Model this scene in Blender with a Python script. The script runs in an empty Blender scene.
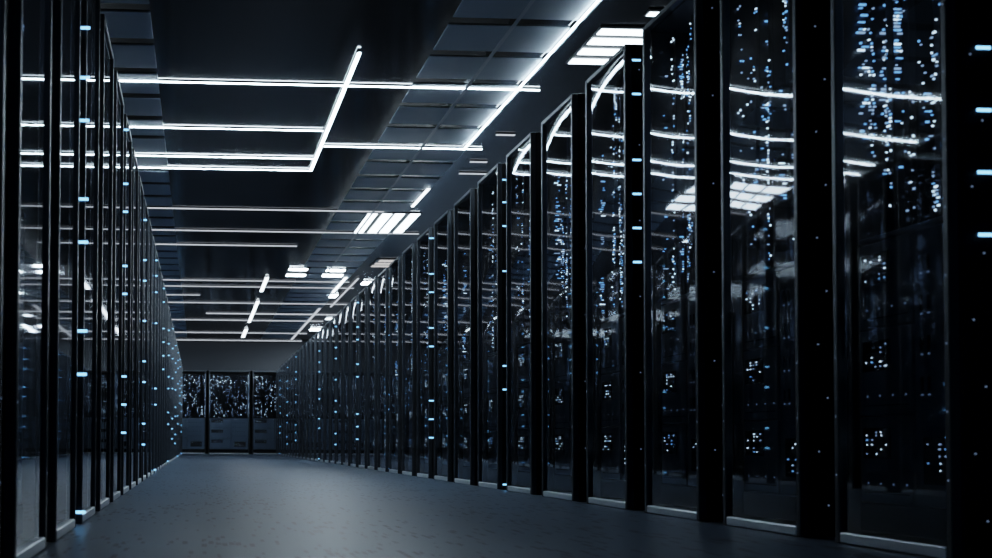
import bpy, math, random
from mathutils import Matrix, Vector

S = bpy.context.scene
C = S.collection

# ------------------------------------------------------------------ camera
W, H = 992, 558
F_PX, YAW, PIT, ROL, CAM_Z = 931.66, 0.04276, 0.02412, 0.00577, 0.3404
VX, VY = 199.1, 442.5
XR, XL = 2.231, -0.481            # front planes of the two rack rows
ZR0, ZL0 = 3.185, 2.989           # far edge of the first rack of each row
PITCH, RW, RH, RD = 0.70, 0.51, 2.457, 1.0
CEIL = 3.347
BACK_Y = 27.35

cy, sy, cp, sp = math.cos(YAW), math.sin(YAW), math.cos(PIT), math.sin(PIT)
Fw = Vector((sy*cp, cy*cp, sp))
R0 = Vector((cy, -sy, 0)); U0 = Vector((-sy*sp, -cy*sp, cp))
Rt = R0*math.cos(ROL) + U0*math.sin(ROL)
Up = U0*math.cos(ROL) - R0*math.sin(ROL)
PX = VX - F_PX*Rt.y/Fw.y
PY = VY + F_PX*Up.y/Fw.y
cam_d = bpy.data.cameras.new('camera')
cam_d.sensor_width = 36.0
cam_d.lens = F_PX/W*36.0
cam_d.shift_x = (W/2-PX)/W
cam_d.shift_y = (PY-H/2)/W
cam_d.clip_start = 0.02; cam_d.clip_end = 200
cam_d.dof.use_dof = True
cam_d.dof.focus_distance = 7.0
cam_d.dof.aperture_fstop = 3.2
cam = bpy.data.objects.new('camera', cam_d); C.objects.link(cam)
m = Matrix((( Rt.x, Up.x, -Fw.x, 0), (Rt.y, Up.y, -Fw.y, 0), (Rt.z, Up.z, -Fw.z, CAM_Z), (0, 0, 0, 1)))
cam.matrix_world = m
S.camera = cam


def on_ceiling(x, y, z=CEIL):
    """Where the view line through a pixel of the photograph meets the height z."""
    d = Fw*F_PX + Rt*(x-PX) - Up*(y-PY)
    t = (z-CAM_Z)/d.z
    return Vector((d.x*t, d.y*t, z))


# ------------------------------------------------------------------ materials
def new_mat(name):
    mt = bpy.data.materials.new(name); mt.use_nodes = True
    nt = mt.node_tree; nt.nodes.clear()
    out = nt.nodes.new('ShaderNodeOutputMaterial')
    return mt, nt, out


def pbr(name, col, rough=0.5, metal=0.0, spec=0.5, noise=0.0, nscale=8.0, bump=0.0, bscale=200.0):
    mt, nt, out = new_mat(name)
    b = nt.nodes.new('ShaderNodeBsdfPrincipled')
    b.inputs['Base Color'].default_value = (*col, 1)
    b.inputs['Roughness'].default_value = rough
    b.inputs['Metallic'].default_value = metal
    b.inputs['Specular IOR Level'].default_value = spec
    nt.links.new(b.outputs[0], out.inputs[0])
    tc = nt.nodes.new('ShaderNodeTexCoord')
    if noise:
        n = nt.nodes.new('ShaderNodeTexNoise'); n.inputs['Scale'].default_value = nscale
        n.inputs['Detail'].default_value = 4
        nt.links.new(tc.outputs['Object'], n.inputs['Vector'])
        mp = nt.nodes.new('ShaderNodeMapRange')
        mp.inputs['To Min'].default_value = max(0.02, rough-noise); mp.inputs['To Max'].default_value = rough+noise
        nt.links.new(n.outputs[0], mp.inputs[0]); nt.links.new(mp.outputs[0], b.inputs['Roughness'])
    if bump:
        n = nt.nodes.new('ShaderNodeTexNoise'); n.inputs['Scale'].default_value = bscale
        nt.links.new(tc.outputs['Object'], n.inputs['Vector'])
        bp = nt.nodes.new('ShaderNodeBump'); bp.inputs['Strength'].default_value = bump; bp.inputs['Distance'].default_value = 0.002
        nt.links.new(n.outputs[0], bp.inputs['Height']); nt.links.new(bp.outputs[0], b.inputs['Normal'])
    return mt


def glow(name, col, strength, sample=True):
    mt, nt, out = new_mat(name)
    e = nt.nodes.new('ShaderNodeEmission')
    e.inputs[0].default_value = (*col, 1); e.inputs[1].default_value = strength
    nt.links.new(e.outputs[0], out.inputs[0])
    mt.cycles.emission_sampling = 'FRONT_BACK' if sample else 'NONE'
    return mt


def glass_mat(name='door_glass', ior=1.95):
    mt, nt, out = new_mat(name)
    fr = nt.nodes.new('ShaderNodeFresnel'); fr.inputs['IOR'].default_value = ior
    tr = nt.nodes.new('ShaderNodeBsdfTransparent'); tr.inputs[0].default_value = (0.72, 0.80, 0.88, 1)
    gl = nt.nodes.new('ShaderNodeBsdfGlossy'); gl.inputs['Roughness'].default_value = 0.03
    gl.inputs[0].default_value = (0.9, 0.95, 1, 1)
    tc = nt.nodes.new('ShaderNodeTexCoord')
    n = nt.nodes.new('ShaderNodeTexNoise'); n.inputs['Scale'].default_value = 1.6; n.inputs['Detail'].default_value = 1
    nt.links.new(tc.outputs['Object'], n.inputs['Vector'])
    bp = nt.nodes.new('ShaderNodeBump'); bp.inputs['Strength'].default_value = 0.02; bp.inputs['Distance'].default_value = 0.02
    nt.links.new(n.outputs[0], bp.inputs['Height']); nt.links.new(bp.outputs[0], gl.inputs['Normal'])
    mx = nt.nodes.new('ShaderNodeMixShader')
    nt.links.new(fr.outputs[0], mx.inputs[0]); nt.links.new(tr.outputs[0], mx.inputs[1]); nt.links.new(gl.outputs[0], mx.inputs[2])
    nt.links.new(mx.outputs[0], out.inputs[0])
    return mt


def floor_mat():
    """Blue-grey coated floor peppered with short dark dashes that run along the aisle."""
    mt, nt, out = new_mat('aisle_floor')
    N = nt.nodes.new; L = nt.links.new
    b = N('ShaderNodeBsdfPrincipled')
    tc = N('ShaderNodeTexCoord')
    mp = N('ShaderNodeMapping'); mp.inputs['Scale'].default_value = (44, 8.5, 1)
    L(tc.outputs['Object'], mp.inputs['Vector'])
    v = N('ShaderNodeTexVoronoi'); v.inputs['Scale'].default_value = 1.0; v.distance = 'CHEBYCHEV'
    L(mp.outputs[0], v.inputs['Vector'])
    n2 = N('ShaderNodeTexNoise'); n2.inputs['Scale'].default_value = 1.5; n2.inputs['Detail'].default_value = 3
    L(tc.outputs['Object'], n2.inputs['Vector'])
    sep = N('ShaderNodeSeparateColor'); L(v.outputs['Color'], sep.inputs[0])
    # size of each dash: random per cell, more dashes in patches
    ad = N('ShaderNodeMath'); ad.operation = 'MULTIPLY'; L(sep.outputs[0], ad.inputs[0]); L(n2.outputs[0], ad.inputs[1])
    th = N('ShaderNodeMapRange'); th.inputs['From Min'].default_value = 0.14; th.inputs['From Max'].default_value = 0.5
    th.inputs['To Min'].default_value = 0.0; th.inputs['To Max'].default_value = 0.40
    L(ad.outputs[0], th.inputs[0])
    lt = N('ShaderNodeMath'); lt.operation = 'LESS_THAN'; L(v.outputs['Distance'], lt.inputs[0]); L(th.outputs[0], lt.inputs[1])
    n3 = N('ShaderNodeTexNoise'); n3.inputs['Scale'].default_value = 3.0; n3.inputs['Detail'].default_value = 6
    L(tc.outputs['Object'], n3.inputs['Vector'])
    cr = N('ShaderNodeValToRGB')
    cr.color_ramp.elements[0].color = (0.100, 0.146, 0.206, 1); cr.color_ramp.elements[0].position = 0.3
    cr.color_ramp.elements[1].color = (0.138, 0.196, 0.272, 1); cr.color_ramp.elements[1].position = 0.7
    L(n3.outputs[0], cr.inputs[0])
    mx = N('ShaderNodeMix'); mx.data_type = 'RGBA'
    L(lt.outputs[0], mx.inputs['Factor']); L(cr.outputs[0], mx.inputs['A']); mx.inputs['B'].default_value = (0.02, 0.028, 0.04, 1)
    L(mx.outputs['Result'], b.inputs['Base Color'])
    r = N('ShaderNodeMapRange'); r.inputs['To Min'].default_value = 0.30; r.inputs['To Max'].default_value = 0.42
    L(n3.outputs[0], r.inputs[0]); L(r.outputs[0], b.inputs['Roughness'])
    b.inputs['Specular IOR Level'].default_value = 0.4
    n4 = N('ShaderNodeTexNoise'); n4.inputs['Scale'].default_value = 120; L(tc.outputs['Object'], n4.inputs['Vector'])
    sb = N('ShaderNodeMath'); sb.operation = 'SUBTRACT'; L(n4.outputs[0], sb.inputs[0]); L(lt.outputs[0], sb.inputs[1])
    bp = N('ShaderNodeBump'); bp.inputs['Strength'].default_value = 0.25; bp.inputs['Distance'].default_value = 0.003
    L(sb.outputs[0], bp.inputs['Height']); L(bp.outputs[0], b.inputs['Normal'])
    L(b.outputs[0], out.inputs[0])
    return mt


M = dict(
    floor=floor_mat(),
    ceiling=pbr('dark_gloss_ceiling', (0.004, 0.005, 0.007), 0.14, 0, 0.24, noise=0.04, nscale=30, bump=0.05, bscale=60),
    slat=pbr('grey_ceiling_slats', (0.38, 0.46, 0.55), 0.5, 0.2, 0.5, noise=0.08, nscale=6),
    wall=pbr('charcoal_wall', (0.011, 0.015, 0.021), 0.6, bump=0.1, bscale=40),
    black=pbr('black_steel', (0.006, 0.007, 0.009), 0.38, 0, 0.4, noise=0.06, nscale=12),
    inner=pbr('rack_interior', (0.004, 0.005, 0.007), 0.6, 0, 0.3, bump=0.05),
    frame=pbr('dark_frame_metal', (0.060, 0.074, 0.090), 0.42, 0.4, 0.5, noise=0.05, nscale=20),
    sill=pbr('grey_sill_metal', (0.86, 0.92, 0.97), 0.42, 0.5, 0.5, noise=0.05, nscale=20),
    unit=pbr('server_face', (0.40, 0.46, 0.54), 0.5, 0.1, 0.4, noise=0.06, nscale=14),
    unit_brightened=pbr('brightened_server_face', (0.50, 0.58, 0.66), 0.5, 0.1, 0.4, noise=0.06, nscale=14),  # server face lightened in colour to stand in for light at the aisle end
    slot=pbr('slot_black', (0.002, 0.002, 0.003), 0.5),
    housing=pbr('light_housing', (0.02, 0.023, 0.028), 0.4, 0.4),
    conduit=pbr('grey_track', (0.55, 0.6, 0.66), 0.45, 0.2),
    glass=glass_mat(),
    glass_clear=glass_mat('clear_door_glass', 1.25),
    led=glow('led_white', (0.62, 0.82, 1.0), 3.2, False),
    led_blue=glow('led_blue', (0.17, 0.45, 1.0), 1.5, False),
    led_dim=glow('led_dim', (0.40, 0.62, 1.0), 0.9, False),
    pin=glow('pin_glow', (0.35, 0.55, 0.9), 0.22, False),  # weak glow added so screw dots show; also serves dimmed indicators
    bar=glow('led_bar', (0.16, 0.50, 1.0), 4.0, False),
    strip=glow('strip_light_white', (0.70, 0.88, 1.0), 55.0),
    strip_mid=glow('strip_light_soft', (0.80, 0.91, 1.0), 10.0),
    strip_dim=glow('strip_light_dim', (0.80, 0.88, 1.0), 0.9),
    panel=glow('panel_light_white', (0.72, 0.88, 1.0), 14.0),
    panel_far=glow('panel_light_strong', (0.72, 0.88, 1.0), 55.0),
    panel_dim=glow('panel_light_dim', (0.95, 0.93, 0.92), 0.75),
)


# ------------------------------------------------------------------ mesh helpers
class MB:
    """Collects boxes into one mesh; every box may carry its own material slot and chamfer."""
    def __init__(self): self.v = []; self.f = []; self.mi = []

    def box(self, x0, x1, y0, y1, z0, z1, mi=0, ch=0.0):
        o = len(self.v)
        if ch <= 0:
            self.v += [(x, y, z) for z in (z0, z1) for y in (y0, y1) for x in (x0, x1)]
            fs = [(0, 2, 3, 1), (4, 5, 7, 6), (0, 1, 5, 4), (2, 6, 7, 3), (0, 4, 6, 2), (1, 3, 7, 5)]
            self.f += [tuple(o+i for i in q) for q in fs]; self.mi += [mi]*6
            return
        # chamfered box: 24 vertices, each corner cut by three
        X, Y, Z = (x0, x1), (y0, y1), (z0, z1)
        idx = {}
        for i in (0, 1):
            for j in (0, 1):
                for k in (0, 1):
                    dx, dy, dz = (ch if i == 0 else -ch), (ch if j == 0 else -ch), (ch if k == 0 else -ch)
                    for a, p in enumerate(((X[i], Y[j]+dy, Z[k]+dz), (X[i]+dx, Y[j], Z[k]+dz), (X[i]+dx, Y[j]+dy, Z[k]))):
                        idx[(i, j, k, a)] = len(self.v); self.v.append(p)
        fs = []
        for s in (0, 1):
            fs.append([(s, 0, 0, 0), (s, 1, 0, 0), (s, 1, 1, 0), (s, 0, 1, 0)][::(-1 if s == 0 else 1)])
            fs.append([(0, s, 0, 1), (1, s, 0, 1), (1, s, 1, 1), (0, s, 1, 1)][::(1 if s == 0 else -1)])
            fs.append([(0, 0, s, 2), (1, 0, s, 2), (1, 1, s, 2), (0, 1, s, 2)][::(-1 if s == 0 else 1)])
        for j in (0, 1):
            for k in (0, 1): fs.append([(0, j, k, 1), (1, j, k, 1), (1, j, k, 2), (0, j, k, 2)])
        for i in (0, 1):
            for k in (0, 1): fs.append([(i, 0, k, 0), (i, 1, k, 0), (i, 1, k, 2), (i, 0, k, 2)])
        for i in (0, 1):
            for j in (0, 1): fs.append([(i, j, 0, 0), (i, j, 1, 0), (i, j, 1, 1), (i, j, 0, 1)])
        for i in (0, 1):
            for j in (0, 1):
                for k in (0, 1): fs.append([(i, j, k, 0), (i, j, k, 1), (i, j, k, 2)])
        for q in fs:
            self.f.append(tuple(idx[t] for t in q)); self.mi.append(mi)

    def mesh(self, name, mats):
        me = bpy.data.meshes.new(name)
        me.from_pydata(self.v, [], self.f)
        for mt in mats: me.materials.append(mt)
        me.polygons.foreach_set('material_index', self.mi)
        import bmesh
        b = bmesh.new(); b.from_mesh(me)
        bmesh.ops.recalc_face_normals(b, faces=b.faces); b.to_mesh(me); b.free()
        me.update()
        return me


def obj(name, me, parent=None, loc=(0, 0, 0)):
    o = bpy.data.objects.new(name, me); C.objects.link(o); o.location = loc
    if parent is not None: o.parent = parent
    return o


def tag(o, label, cat, group=None):
    o['label'] = label; o['category'] = cat
    if group: o['group'] = group
    return o


def dots(me, parent):
    o = obj(me.name.split('.')[0], me, parent); o['kind'] = 'stuff'; return o


def empty(name, loc, rz=0.0):
    o = bpy.data.objects.new(name, None); C.objects.link(o)
    o.location = loc; o.rotation_euler = (0, 0, rz); o.empty_display_size = 0.1
    return o


def struct(name, me, loc=(0, 0, 0)):
    o = obj(name, me, None, loc); o['kind'] = 'structure'; return o


# ------------------------------------------------------------------ the room
X0, X1, Y0 = -8.0, 5.6, -2.5
b = MB(); b.box(X0, X1, Y0, BACK_Y+1.2, -0.12, 0.0); struct('floor', b.mesh('floor', [M['floor']]))
b = MB(); b.box(X0, X1, Y0, BACK_Y+1.2, CEIL, CEIL+0.12); struct('ceiling', b.mesh('ceiling', [M['ceiling']]))
b = MB(); b.box(X0, X1, BACK_Y+1.06, BACK_Y+1.2, 0, CEIL); struct('wall_back', b.mesh('wall_back', [M['wall']]))
b = MB(); b.box(X0-0.12, X0, Y0, BACK_Y+1.2, -0.12, CEIL+0.12); struct('wall_left', b.mesh('wall_left', [M['wall']]))
b = MB(); b.box(X1, X1+0.12, Y0, BACK_Y+1.2, -0.12, CEIL+0.12); struct('wall_right', b.mesh('wall_right', [M['wall']]))
# dropped bulkhead above the end racks
b = MB(); b.box(XL-RD, XR+RD, BACK_Y+0.02, BACK_Y+1.06, RH+0.004, CEIL-0.001); struct('wall_bulkhead', b.mesh('wall_bulkhead', [M['wall']]))


def slat_band(name, xa, xb, first, n, step=0.547, fill=0.425):
    b = MB()
    for k in range(n):
        y = first+k*step
        b.box(xa, xb, y, y+fill, CEIL-0.010, CEIL, 0, 0.003)
    return struct(name, b.mesh(name, [M['slat']]))


slat_band('trim_1', 1.76, 2.70, 8.17-9*0.547, 43)
slat_band('trim_2', -1.45, -0.36, 6.45-6*0.547, 43)

# ------------------------------------------------------------------ racks
rnd = random.Random(7)


def led_field(w, seed, k, dim, n=260, zmin=1.09, zmax=2.35):
    """Tiny lights of the upper bay: clumped in uneven columns on dark rails near the glass and on both inner walls."""
    r = random.Random(seed); b = MB(); rails = MB()
    hw = w/2-0.03
    ncol = max(7, int(w*20))

    def clumps(): return [(r.uniform(zmin, zmax), r.uniform(0.03, 0.20)) for _ in range(r.randint(2, 4))]

    def zpick(cl):
        cz, sz = r.choice(cl)
        return round((cz+r.gauss(0, sz))/0.0125)*0.0125
    for c in range(ncol):
        x = -hw+0.03+(2*hw-0.06)*(c+r.uniform(0.2, 0.8))/ncol; y = 0.075+0.16*r.random()**1.5
        if w > 1: y = 0.08+0.3*r.random()
        big = r.random() < 0.4
        rails.box(x-0.012, x+0.012, y+0.011, y+0.016, zmin-0.02, zmax+0.03)
        cl = clumps()
        for i in range(int(r.uniform(0.4, 1.6)*n/ncol)):
            z = zpick(cl)
            if not zmin < z < zmax: continue
            xx = x+r.choice((-0.010, -0.003, 0.004, 0.010)); lx = k*r.choice((0.0015, 0.002, 0.0035)); lz = k*r.choice((0.0016, 0.0022, 0.003))
            mi = 1 if r.random() < (0.5 if big else 0.15) else r.choice((0, 0, 2))
            b.box(xx-lx, xx+lx, y, y+0.005, z-lz, z+lz, mi)
    for s in (-1, 1):
        for c in range(7):
            y = 0.07+0.30*(c+r.random())/7; cl = clumps(); big = r.random() < 0.6
            for i in range(int(r.uniform(0.3, 1.7)*n/11)):
                z = zpick(cl)
                if not zmin < z < zmax: continue
                ly = r.choice((0.003, 0.006, 0.012)) if big else 0.0025; lz = r.choice((0.0015, 0.002, 0.003)); yy = y+r.uniform(-0.012, 0.012)
                mi = 1 if r.random() < (0.6 if big else 0.2) else r.choice((0, 2, 2))
                b.box(min(s*hw, s*hw+s*0.006), max(s*hw, s*hw+s*0.006), yy-ly, yy+ly, z-lz, z+lz, mi)
    return b.mesh('indicator_dots', [M['led_dim' if dim else 'led'], M['led_blue' if w < 1 and not dim else 'led_dim'], M['led_dim']]), rails.mesh('equipment_rails', [M['inner']])


def window_leds(x0, x1, z0, z1, y, seed, dim):
    r = random.Random(seed); b = MB()
    cols = [x0+(x1-x0)*t for t in (0.15, 0.35, 0.5, 0.68, 0.86)]
    for i in range(13):
        x = r.choice(cols)+r.uniform(-0.002, 0.002); z = z0+(z1-z0)*r.choice((0.15, 0.3, 0.45, 0.6, 0.75, 0.85))
        lx = r.choice((0.0012, 0.0015, 0.0035))
        b.box(x-lx, x+lx, y, y+0.003, z-0.0016, z+0.0016, 0 if r.random() < 0.5 else (1 if r.random() < 0.4 else 2))
    return b.mesh('indicator_dots', [M['pin' if dim else 'led'], M['pin' if dim else 'led_blue'], M['pin' if dim else 'led_dim']])


def build_rack(w, seed, bars=0, split=0.54, units=3, bow=0, bar_set=1, face='unit', dim=False, dot_size=1.0):
    root = empty('server_rack', (0, 0, 0))
    hw = w/2
    # carcass
    b = MB(); b.box(-0.009, 0.009, 0.036, RD, 0.0, RH, 0, 0.002)
    side = b.mesh('side_panel', [M['black']])
    sides = [obj('side_panel', side, root, (s*(hw-0.009), 0, 0)) for s in (-1, 1)]
    b = MB(); b.box(-hw+0.019, hw-0.019, 0.036, RD, RH-0.03, RH-0.001, 0, 0.002); obj('top_panel', b.mesh('top_panel', [M['black']]), root)
    b = MB(); b.box(-hw+0.019, hw-0.019, RD-0.02, RD-0.001, 0.02, RH-0.031); obj('back_panel', b.mesh('back_panel', [M['inner']]), root)
    b = MB(); b.box(-hw+0.019, hw-0.019, 0.036, RD-0.021, 0.0, 0.03); obj('plinth', b.mesh('plinth', [M['black']]), root)
    # door: frame with glass and a pale sill along the bottom
    b = MB(); sw = 0.022; d1 = 0.034
    b.box(-hw, -hw+sw, 0, d1, 0.002, RH, 0, 0.003); b.box(hw-sw, hw, 0, d1, 0.004, RH, 0, 0.003)
    b.box(-hw+sw, hw-sw, 0, d1, RH-0.026, RH, 0, 0.003)
    for s in (-1, 1):                                       # pin-sized marks down both stiles
        for k in range(11):
            z = 0.24+0.205*k; x = s*(hw-sw/2)
            b.box(x-0.0022, x+0.0022, -0.0012, 0.002, z-0.0022, z+0.0022, 1)
    door = obj('door', b.mesh('door', [M['frame'], M['pin']]), root)
    b = MB(); b.box(-hw+sw, hw-sw, 0.0, d1, 0.004, 0.040, 0, 0.004); obj('bottom_rail', b.mesh('bottom_rail', [M['sill']]), door)
    # the pane: sits shallow in the frame and is very slightly bowed
    pv, pf, n = [], [], 14
    for i in range(n+1):
        t = i/n; x = -hw+sw+(w-2*sw)*t
        y = 0.011
        if bow > 0: y = 0.010+0.035*(w-2*sw)/3*(1-t)**3
        pv += [(x, y, 0.030), (x, y, RH-0.022)]
        if i: pf.append((2*i-2, 2*i, 2*i+1, 2*i-1))
    pm = bpy.data.meshes.new('glass_pane'); pm.from_pydata(pv, [], pf); pm.materials.append(M['glass' if w < 1 else 'glass_clear'])
    pm.polygons.foreach_set('use_smooth', [True]*len(pf)); pm.update()
    obj('glass_pane', pm, door)
    # upper bay
    leds, rails = led_field(w, seed, dot_size, dim, n=int(640*w) if w < 1 else 300)
    bay = obj('equipment_rails', rails, root); dots(leds, bay)
    # lower half: stacked server units on one side, a tall blade unit on the other
    xa, xs, xb = -hw+0.03, -hw+0.03+(w-0.06)*split, hw-0.03
    b = MB(); b.box(xa, xb, 0.075, 0.9, 1.045, 1.06, 0, 0.002); obj('shelf', b.mesh('shelf', [M[face]]), root)
    zb, zt = 0.15, 1.043; uh = (zt-zb)/units
    b = MB(); b.box(xa, xb, 0.07, 0.9, 0.05, zb-0.004, 0, 0.003); obj('base_unit', b.mesh('base_unit', [M['inner']]), root)
    for ui in range(units):
        z0 = zb+ui*uh; z1 = z0+uh-0.006
        b = MB(); b.box(xa, xs-0.006, 0.075, 0.85, z0, z1, 0, 0.003)
        uw = xs-xa
        b.box(xa+0.02, xs-0.02, 0.0735, 0.076, z0+0.030, z0+0.034, 1)
        for i in range(4):                                   # a row of screw dots along each unit, given a faint glow
            x = xa+uw*(0.15+0.24*i); b.box(x-0.002, x+0.002, 0.0735, 0.076, z0+0.062, z0+0.066, 2)
        u = obj('server_unit', b.mesh('server_unit', [M[face], M['slot'], M['pin']]), root)
        wx0, wx1 = xa+uw*0.07, xa+uw*0.07+min(0.125, uw*0.52)
        wz0, wz1 = z0+uh*0.50, z0+uh*0.50+0.105
        if w > 1: wx1 = xa+uw*0.62; wz0 = z0+uh*0.62; wz1 = z0+uh*0.92
        b = MB(); b.box(wx0, wx1, 0.0722, 0.0762, wz0, wz1, 0); obj('port_window', b.mesh('port_window', [M['slot']]), u)
        dots(window_leds(wx0, wx1, wz0, wz1, 0.0702, seed*10+ui, dim), u)
    b = MB(); b.box(xs+0.006, xb, 0.075, 0.85, zb, zt-0.006, 0, 0.003)
    bw = xb-xs
    for zz in (0.93, 0.80, 0.67, 0.54):
        cols = (0.18, 0.32, 0.72, 0.86) if w < 1 else (0.12, 0.25, 0.38, 0.51, 0.64, 0.77)
        for t in cols:
            x = xs+bw*t; hh = 0.048 if w < 1 else 0.02
            b.box(x-0.006, x+0.006, 0.0735, 0.076, zz-hh/2, zz+hh/2, 1)
            b.box(x-0.004, x+0.004, 0.0735, 0.076, zz-hh/2-0.012, zz-hh/2-0.009, 2)
    bl = obj('blade_unit', b.mesh('blade_unit', [M[face], M['slot'], M['pin']]), root)
    wx0, wx1 = xs+bw*0.2, xs+bw*0.85
    b = MB(); b.box(wx0, wx1, 0.0722, 0.0762, 0.22, 0.37, 0); obj('port_window', b.mesh('port_window', [M['slot']]), bl)
    dots(window_leds(wx0, wx1, 0.22, 0.37, 0.0702, seed*10+9, dim), bl)
    # pinpoints down the side panels; bar lights near the front edge of some
    for s, sd in ((-1, sides[0]), (1, sides[1])):
        b = MB()
        for k in range(12):
            x = s*0.0095; z = 0.12+0.2*k
            for y in ((0.075, 0.17) if k % 2 else (0.11,)):
                b.box(x-0.001, x+0.001, y-0.0025, y+0.0025, z-0.0025, z+0.0025)
        dots(b.mesh('pinpoint_dots', [M['pin']]), sd)
        if bars == s:
            y0, zs = BARS[bar_set]; yw = 0.046; hz = 0.005
            if s < 0: y0 = -0.014; yw = 0.046; hz = 0.006
            elif bar_set > 2: y0 = 0.002
            for z in zs:
                b = MB(); b.box(min(s*0.009, s*0.012), max(s*0.009, s*0.012), y0, y0+yw, z+0.02-hz, z+0.02+hz, 0, 0.0012)
                obj('bar_light', b.mesh('bar_light', [M['bar']]), sd)
    return root


# heights of the blue bar lights down the side panels (and their distance from the front edge)
BARS = [(0.092, (0.955, 1.143, 1.331, 1.52, 1.90, 2.09)),
        (0.037, (1.28, 1.46, 1.64, 1.82, 2.17, 2.35)),
        (0.037, (0.02, 0.73, 0.907, 1.62, 1.96, 2.14, 2.31)),
        (0.037, (0.38, 0.56, 0.74, 1.27, 1.45, 1.80, 1.98, 2.33)),
        (0.037, (0.30, 0.48, 0.84, 1.02, 1.37, 1.72, 1.90, 2.25)),
        (0.037, (0.03, 0.60, 0.78, 1.15, 1.33, 1.66, 1.84, 2.05))]


def copy_tree(o, parent=None):
    c = o.copy(); C.objects.link(c)
    if parent is not None:
        c.parent = parent; c.matrix_parent_inverse = o.matrix_parent_inverse
    for ch in list(o.children): copy_tree(ch, c)
    return c


ORD = ('first second third fourth fifth sixth seventh eighth ninth tenth eleventh twelfth thirteenth fourteenth fifteenth sixteenth '
       'seventeenth eighteenth nineteenth twentieth').split()


def ordinal(k):
    if k < 20: return ORD[k]
    return ('twenty-' + ORD[k-20]) if k < 29 else ('thirtieth' if k == 29 else 'thirty-'+ORD[k-30])


def place_row(n, side, first_k):
    protos = {}
    for k in range(n):
        has_bar = (k+first_k) % 3 == (0 if side > 0 else 2)
        bs = ((0, 1, 2, 3)[k//3] if k < 12 else 2+(k//3) % 4) if side > 0 else (1, 5, 3, 4, 2)[(k//3) % 5]
        key = (k % 4, bs) if has_bar else (k % 4, -1)
        rz = -math.pi/2 if side > 0 else math.pi/2
        face = 1 if side > 0 else -1
        if side > 0: loc = (XR, ZR0+PITCH*(k+first_k)-RW/2, 0)
        else: loc = (XL, ZL0+PITCH*(k+first_k)-RW/2, 0)
        if key not in protos:
            protos[key] = build_rack(RW, 11+k % 4+(20 if side < 0 else 0), face if has_bar else 0, bow=side, bar_set=bs, dim=side < 0)
            o = protos[key]
        else:
            o = copy_tree(protos[key])
        o.location = loc; o.rotation_euler = (0, 0, rz)
        row = 'right' if side > 0 else 'left'
        kind = 'black glass-door server rack with blue side bars' if has_bar else 'black glass-door server rack'
        if k == 0: which = 'black glass-door server rack nearest the camera in the %s row' % row
        elif k == n-1: which = 'last black glass-door server rack of the %s row, beside the end racks' % row
        else: which = '%s, %s from the camera in the %s row' % (kind, ordinal(k), row)
        tag(o, which, 'server rack', 'glass-door racks of the %s row' % row)


NR, NL = 35, 36
place_row(NR, 1, 0)
place_row(NL, -1, -1)

# three wider racks across the end of the aisle
for xc, lab in ((0.88, 'wide server rack in the middle of the aisle end, facing the camera'),
                (-0.41, 'wide server rack at the aisle end partly hidden by the left row'),
                (2.17, 'wide server rack at the aisle end partly hidden by the right row')):
    t = build_rack(1.2, 61+int(xc*3), 0, 0.55, face='unit_brightened', dot_size=2.0)
    t.location = (xc, BACK_Y, 0)
    tag(t, lab, 'server rack', 'wide racks at the end of the aisle')

# ------------------------------------------------------------------ ceiling lights


def strip(axis, a, b_, fixed, mat, wdt, label, drop=0.0105, hz=0.006):
    """A slim luminaire screwed to the ceiling: dark channel with a glowing diffuser under it."""
    if axis == 'x': loc = ((a+b_)/2, fixed, CEIL)
    else: loc = (fixed, (a+b_)/2, CEIL)
    ln = abs(b_-a)/2
    root = empty('strip_light', loc)
    q = MB(); d = MB()
    if axis == 'x':
        q.box(-ln, ln, -wdt*0.6, wdt*0.6, -drop, 0, 0); d.box(-ln, ln, -wdt/2, wdt/2, -drop-hz, -drop, 0, 0.002)
    else:
        
        q.box(-wdt*0.55, wdt*0.55, -ln, ln, -drop, -drop+0.0015, 0)
        for i in range(2):
            yy = -ln+2*ln*(0.08+0.72*i); q.box(-wdt*0.3, wdt*0.3, yy-0.004, yy+0.004, -drop, 0, 0); d.box(-wdt/2, wdt/2, -ln, ln, -drop-hz, -drop, 0, 0.002)
    obj('housing', q.mesh('housing', [M['housing']]), root)
    obj('diffuser', d.mesh('diffuser', [mat]), root)
    tag(root, label, 'strip light', 'ceiling strip lights')
    return root


LX = -2.3
ZS = CEIL-0.015


def xs(x, y): return on_ceiling(x, y, ZS)


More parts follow.
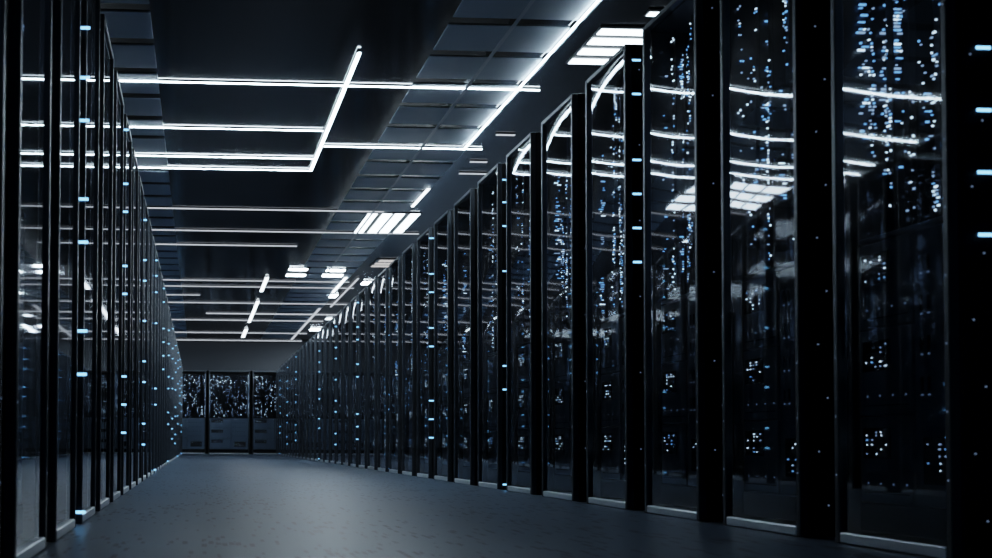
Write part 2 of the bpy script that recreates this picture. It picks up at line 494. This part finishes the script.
# strips that run across the aisle: (pixel on it, x of left end, pixel of right end, look, width, label)
cross = [
    ((206, 83), None, (540, 90), 'strip', 0.016, 'longest bright white strip crossing the ceiling nearest the camera'),
    ((206, 128.7), None, (323, 131), 'strip', 0.014, 'bright strip crossing the ceiling, second from the camera, ending at the lengthwise strip'),
    ((400, 148), (324, 146.3), (482, 149.6), 'strip', 0.013, 'short bright strip crossing over the grey slats right of the lengthwise strip'),
    ((206, 157), None, (314, 158.9), 'strip', 0.014, 'bright cross strip just before the far end of the lengthwise strip'),
    ((206, 169), None, (311, 170.6), 'strip', 0.014, 'bright cross strip meeting the lower corner of the lengthwise strip'),
    ((206, 209), None, (384, 212), 'strip_dim', 0.040, 'dim grey cross strip, first one beyond the bright group'),
    ((206, 230.8), None, (420, 232.7), 'strip_dim', 0.040, 'dim grey cross strip, second one beyond the bright group'),
    ((206, 245), None, (297, 246), 'strip_dim', 0.046, 'dim cross strip that stops short of the grey slats'),
    ((206, 280.4), None, (349, 282.6), 'strip_dim', 0.05, 'dim cross strip level with the first distant lengthwise dash'),
    ((206, 286.5), None, (353, 289.2), 'strip_dim', 0.05, 'dim cross strip just beyond the first distant dash'),
    ((185, 295), None, (200, 295.2), 'strip_dim', 0.05, 'short dim strip stub beside the top of the left rack row'),
    ((206, 302.8), None, (349, 304.4), 'strip_dim', 0.07, 'dim cross strip above the middle distant dash'),
    ((260, 314), (206, 313.5), (344, 314.6), 'strip_dim', 0.12, 'broad dim cross strip near the end of the aisle'),
    ((206, 320), None, (323, 321.5), 'strip_dim', 0.09, 'dim cross strip below the middle distant dash'),
    ((206, 332.6), None, (307, 333.6), 'strip_dim', 0.11, 'dim cross strip, next to last before the end wall'),
    ((206, 340.2), None, (302, 340.8), 'strip_dim', 0.13, 'last dim cross strip, against the end wall'),
    ((505, 135.2), (496, 135), (515, 135.4), 'strip_dim', 0.03, 'tiny strip on the dark ceiling beside the right rack tops, nearest of three'),
    ((478, 162.2), (470, 162), (487, 162.4), 'strip_dim', 0.03, 'tiny strip on the dark ceiling beside the right rack tops, middle of three'),
    ((473, 174), (459, 173.8), (487, 174.2), 'strip_dim', 0.03, 'tiny strip on the dark ceiling beside the right rack tops, farthest of three'),
]
for ref, le, re_, mk, wd, lab in cross:
    pr = xs(*ref); xa = (LX-0.5 if mk == 'strip' else LX) if le is None else xs(*le).x; xb = xs(*re_).x
    strip('x', xa, xb, pr.y, M[mk], wd, lab)

# strips that run along the aisle
along = [
    ((359, 52), (311, 170), 'strip', 0.026, 'bright white strip running lengthwise over the middle of the aisle'),
    ((640, -46), (463, 149), 'strip', 0.014, 'long bright lengthwise strip along the right edge of the grey slats'),
    ((267, 277), (261.5, 291), 'strip_mid', 0.06, 'distant lengthwise dash of light over the aisle, nearest of three'),
    ((257.5, 301), (249.5, 322), 'strip_mid', 0.06, 'distant lengthwise dash of light over the aisle, middle of three'),
    ((246.2, 329), (243.0, 337.0), 'strip_mid', 0.08, 'distant lengthwise dash of light over the aisle, farthest of three'),
    ((428, 188), (413, 206), 'strip_mid', 0.035, 'lengthwise strip leading down to the group of four slanted panels'),
    ((346, 277), (333, 292), 'strip_mid', 0.05, 'lengthwise strip ending at a bright lamp, left of a thinner one'),
    ((358, 278), (331, 306.5), 'strip_dim', 0.035, 'thin dim lengthwise strip beside the far right rack tops'),
    ((319, 308), (292, 339.5), 'strip_dim', 0.06, 'dim lengthwise strip running to the end wall at right'),
]
for p, q, mk, wd, lab in along:
    a = xs(*p); c = xs(*q)
    strip('y', a.y, c.y, (a.x+c.x)/2, M[mk], wd, lab, drop=0.0185, hz=0.010)

# thin grey track
a = on_ceiling(530, 0); c = on_ceiling(383, 197)
b = MB(); b.box(-0.014, 0.014, 2.0, 16.0, CEIL-0.030, CEIL-0.024, 0, 0.001)
for yy in (3, 5, 7, 9, 11, 15): b.box(-0.006, 0.006, yy, yy+0.02, CEIL-0.026, CEIL-0.011)
o = obj('cable_track', b.mesh('cable_track', [M['conduit']]), None, ((a.x+c.x)/2, 0, 0))
tag(o, 'thin grey track running lengthwise under the grey ceiling slats', 'track')


def panel(cells, mat, label):
    """A recessed-look luminaire: shallow dark frame holding one or more glowing diffusers."""
    xa = min(q[0] for q in cells); xb = max(q[1] for q in cells); ya = min(q[2] for q in cells); yb = max(q[3] for q in cells)
    cx, cyy = (xa+xb)/2, (ya+yb)/2
    root = empty('panel_light', (cx, cyy, CEIL))
    b = MB(); e = 0.015
    b.box(xa-cx-e, xb-cx+e, ya-cyy-e, yb-cyy+e, -0.016, 0, 0, 0.003); obj('frame', b.mesh('frame', [M['housing']]), root)
    for q in cells:
        d = MB(); d.box(q[0]-cx, q[1]-cx, q[2]-cyy, q[3]-cyy, -0.022, -0.016, 0, 0.002)
        obj('diffuser', d.mesh('diffuser', [mat]), root)
    tag(root, label, 'panel light', 'ceiling panel lights')


def cell(xl, yt, xr, yb):
    """Slat of light between two pixel rows: left end xl, right end xr."""
    a = on_ceiling(xl, yt); c = on_ceiling(xl, yb); d = on_ceiling(xr, (yt+yb)/2)
    g = (c.y-a.y)*0.13
    return ((a.x+c.x)/2, d.x, a.y+g, c.y-g)


# four bright slats above the near right racks
base = [cell(601, 25.5, 650, 33), cell(589.5, 34.5, 640, 43), cell(579, 45, 624, 53), cell(570, 55.5, 611, 62)]
xa = sum(q[0] for q in base)/4; xb = xa+0.62
panel([(xa, xb, q[2], q[3]) for q in base], M['panel'], 'bright ceiling panel of four white slats above the near right racks')
pp = cell(648, 9, 660, 14); panel([(pp[0], pp[0]+0.3, pp[2], pp[3])], M['panel'], 'small white ceiling panel at the top edge beyond the four slats')
# group of four slanted bars: long axis along the aisle
cells = []
for xt, xbm in ((370, 361), (384.5, 374.5), (397, 386.5), (413, 400)):
    a = on_ceiling(xt, 212.5); c = on_ceiling(xbm, 231.5); xm = (a.x+c.x)/2
    cells.append((xm-0.062, xm+0.062, a.y, c.y))
panel(cells, M['panel'], 'ceiling panel of four slanted white bars over the slats')
panel([cell(289, 267, 307.5, 269.6), cell(286.5, 273, 305.5, 275.4)], M['panel_far'], 'pair of small white ceiling panels over the slats, left one')
panel([cell(326.5, 268, 345, 270.6), cell(322.5, 273.2, 342.5, 275.8)], M['panel_far'], 'pair of small white ceiling panels over the slats, right one')
panel([cell(379, 258.5, 397, 261), cell(375, 261.6, 393, 263.6), cell(371.5, 264, 389, 266)], M['panel_dim'], 'dull greyish ceiling panel beside the far right rack tops')
panel([cell(362, 280, 374, 284)], M['panel_far'], 'bright square lamp just above the far right rack tops')
panel([cell(330, 293, 337, 297)], M['panel_far'], 'bright lamp at the end of a lengthwise strip')
panel([cell(310, 327.5, 321, 330)], M['panel_far'], 'small white panel over the far end of the right rack row')
panel([cell(326, 317, 332, 319)], M['panel'], 'tiny white panel over the right rack row before the far one')
# the same luminaires above the left row: in the photo they show mirrored in the right-hand glass
for i, (yy, xx, hwid, n) in enumerate(((10.45, -1.75, 0.6, 3), (13.2, -3.0, 0.5, 2), (15.8, -3.6, 1.0, 3), (17.6, -5.8, 1.2, 4), (18.2, -3.5, 1.0, 4),
                                       (20.4, -3.4, 1.0, 4), (20.8, -6.2, 1.2, 4), (23.0, -3.4, 1.0, 4), (23.4, -6.0, 1.3, 4), (25.4, -4.2, 1.5, 3))):
    cells = []
    for j in range(n):
        for q in range(3):
            x0 = xx-hwid+2*hwid*q/3
            cells.append((x0, x0+2*hwid/3-0.06, yy+0.42*j, yy+0.42*j+0.26))
    panel(cells, M['panel'], 'white slatted ceiling panel beyond the left racks, %s nearest, mirrored in the right glass' % ORD[i])

# and above the aisle behind the right row, seen twice mirrored between the two rows of glass
for i, (yy, xx, hwid, n) in enumerate(((14.8, 4.45, 0.95, 3), (17.2, 4.45, 0.95, 4), (20.6, 4.45, 0.95, 4), (24.0, 4.45, 0.95, 4))):
    cells = []
    for j in range(n):
        for q in range(2):
            x0 = xx-hwid+hwid*q
            cells.append((x0, x0+hwid-0.08, yy+0.42*j, yy+0.42*j+0.26))
    panel(cells, M['panel_far'], 'white slatted ceiling panel behind the right racks, %s nearest, mirrored in the left glass' % ORD[i])

# ------------------------------------------------------------------ world and render look
wd = bpy.data.worlds.new('room_dark'); S.world = wd; wd.use_nodes = True
bg = wd.node_tree.nodes.get('Background') or wd.node_tree.nodes.new('ShaderNodeBackground')
bg.inputs[0].default_value = (0.22, 0.48, 1.0, 1); bg.inputs[1].default_value = 0.016
S.view_settings.view_transform = 'Filmic'
S.view_settings.look = 'Medium Contrast'
S.view_settings.exposure = 0.25
S.cycles.use_denoising = True
S.cycles.max_bounces = 8; S.cycles.transparent_max_bounces = 16
S.cycles.glossy_bounces = 5; S.cycles.diffuse_bounces = 3
S.cycles.caustics_reflective = False
S.cycles.sample_clamp_indirect = 4.0
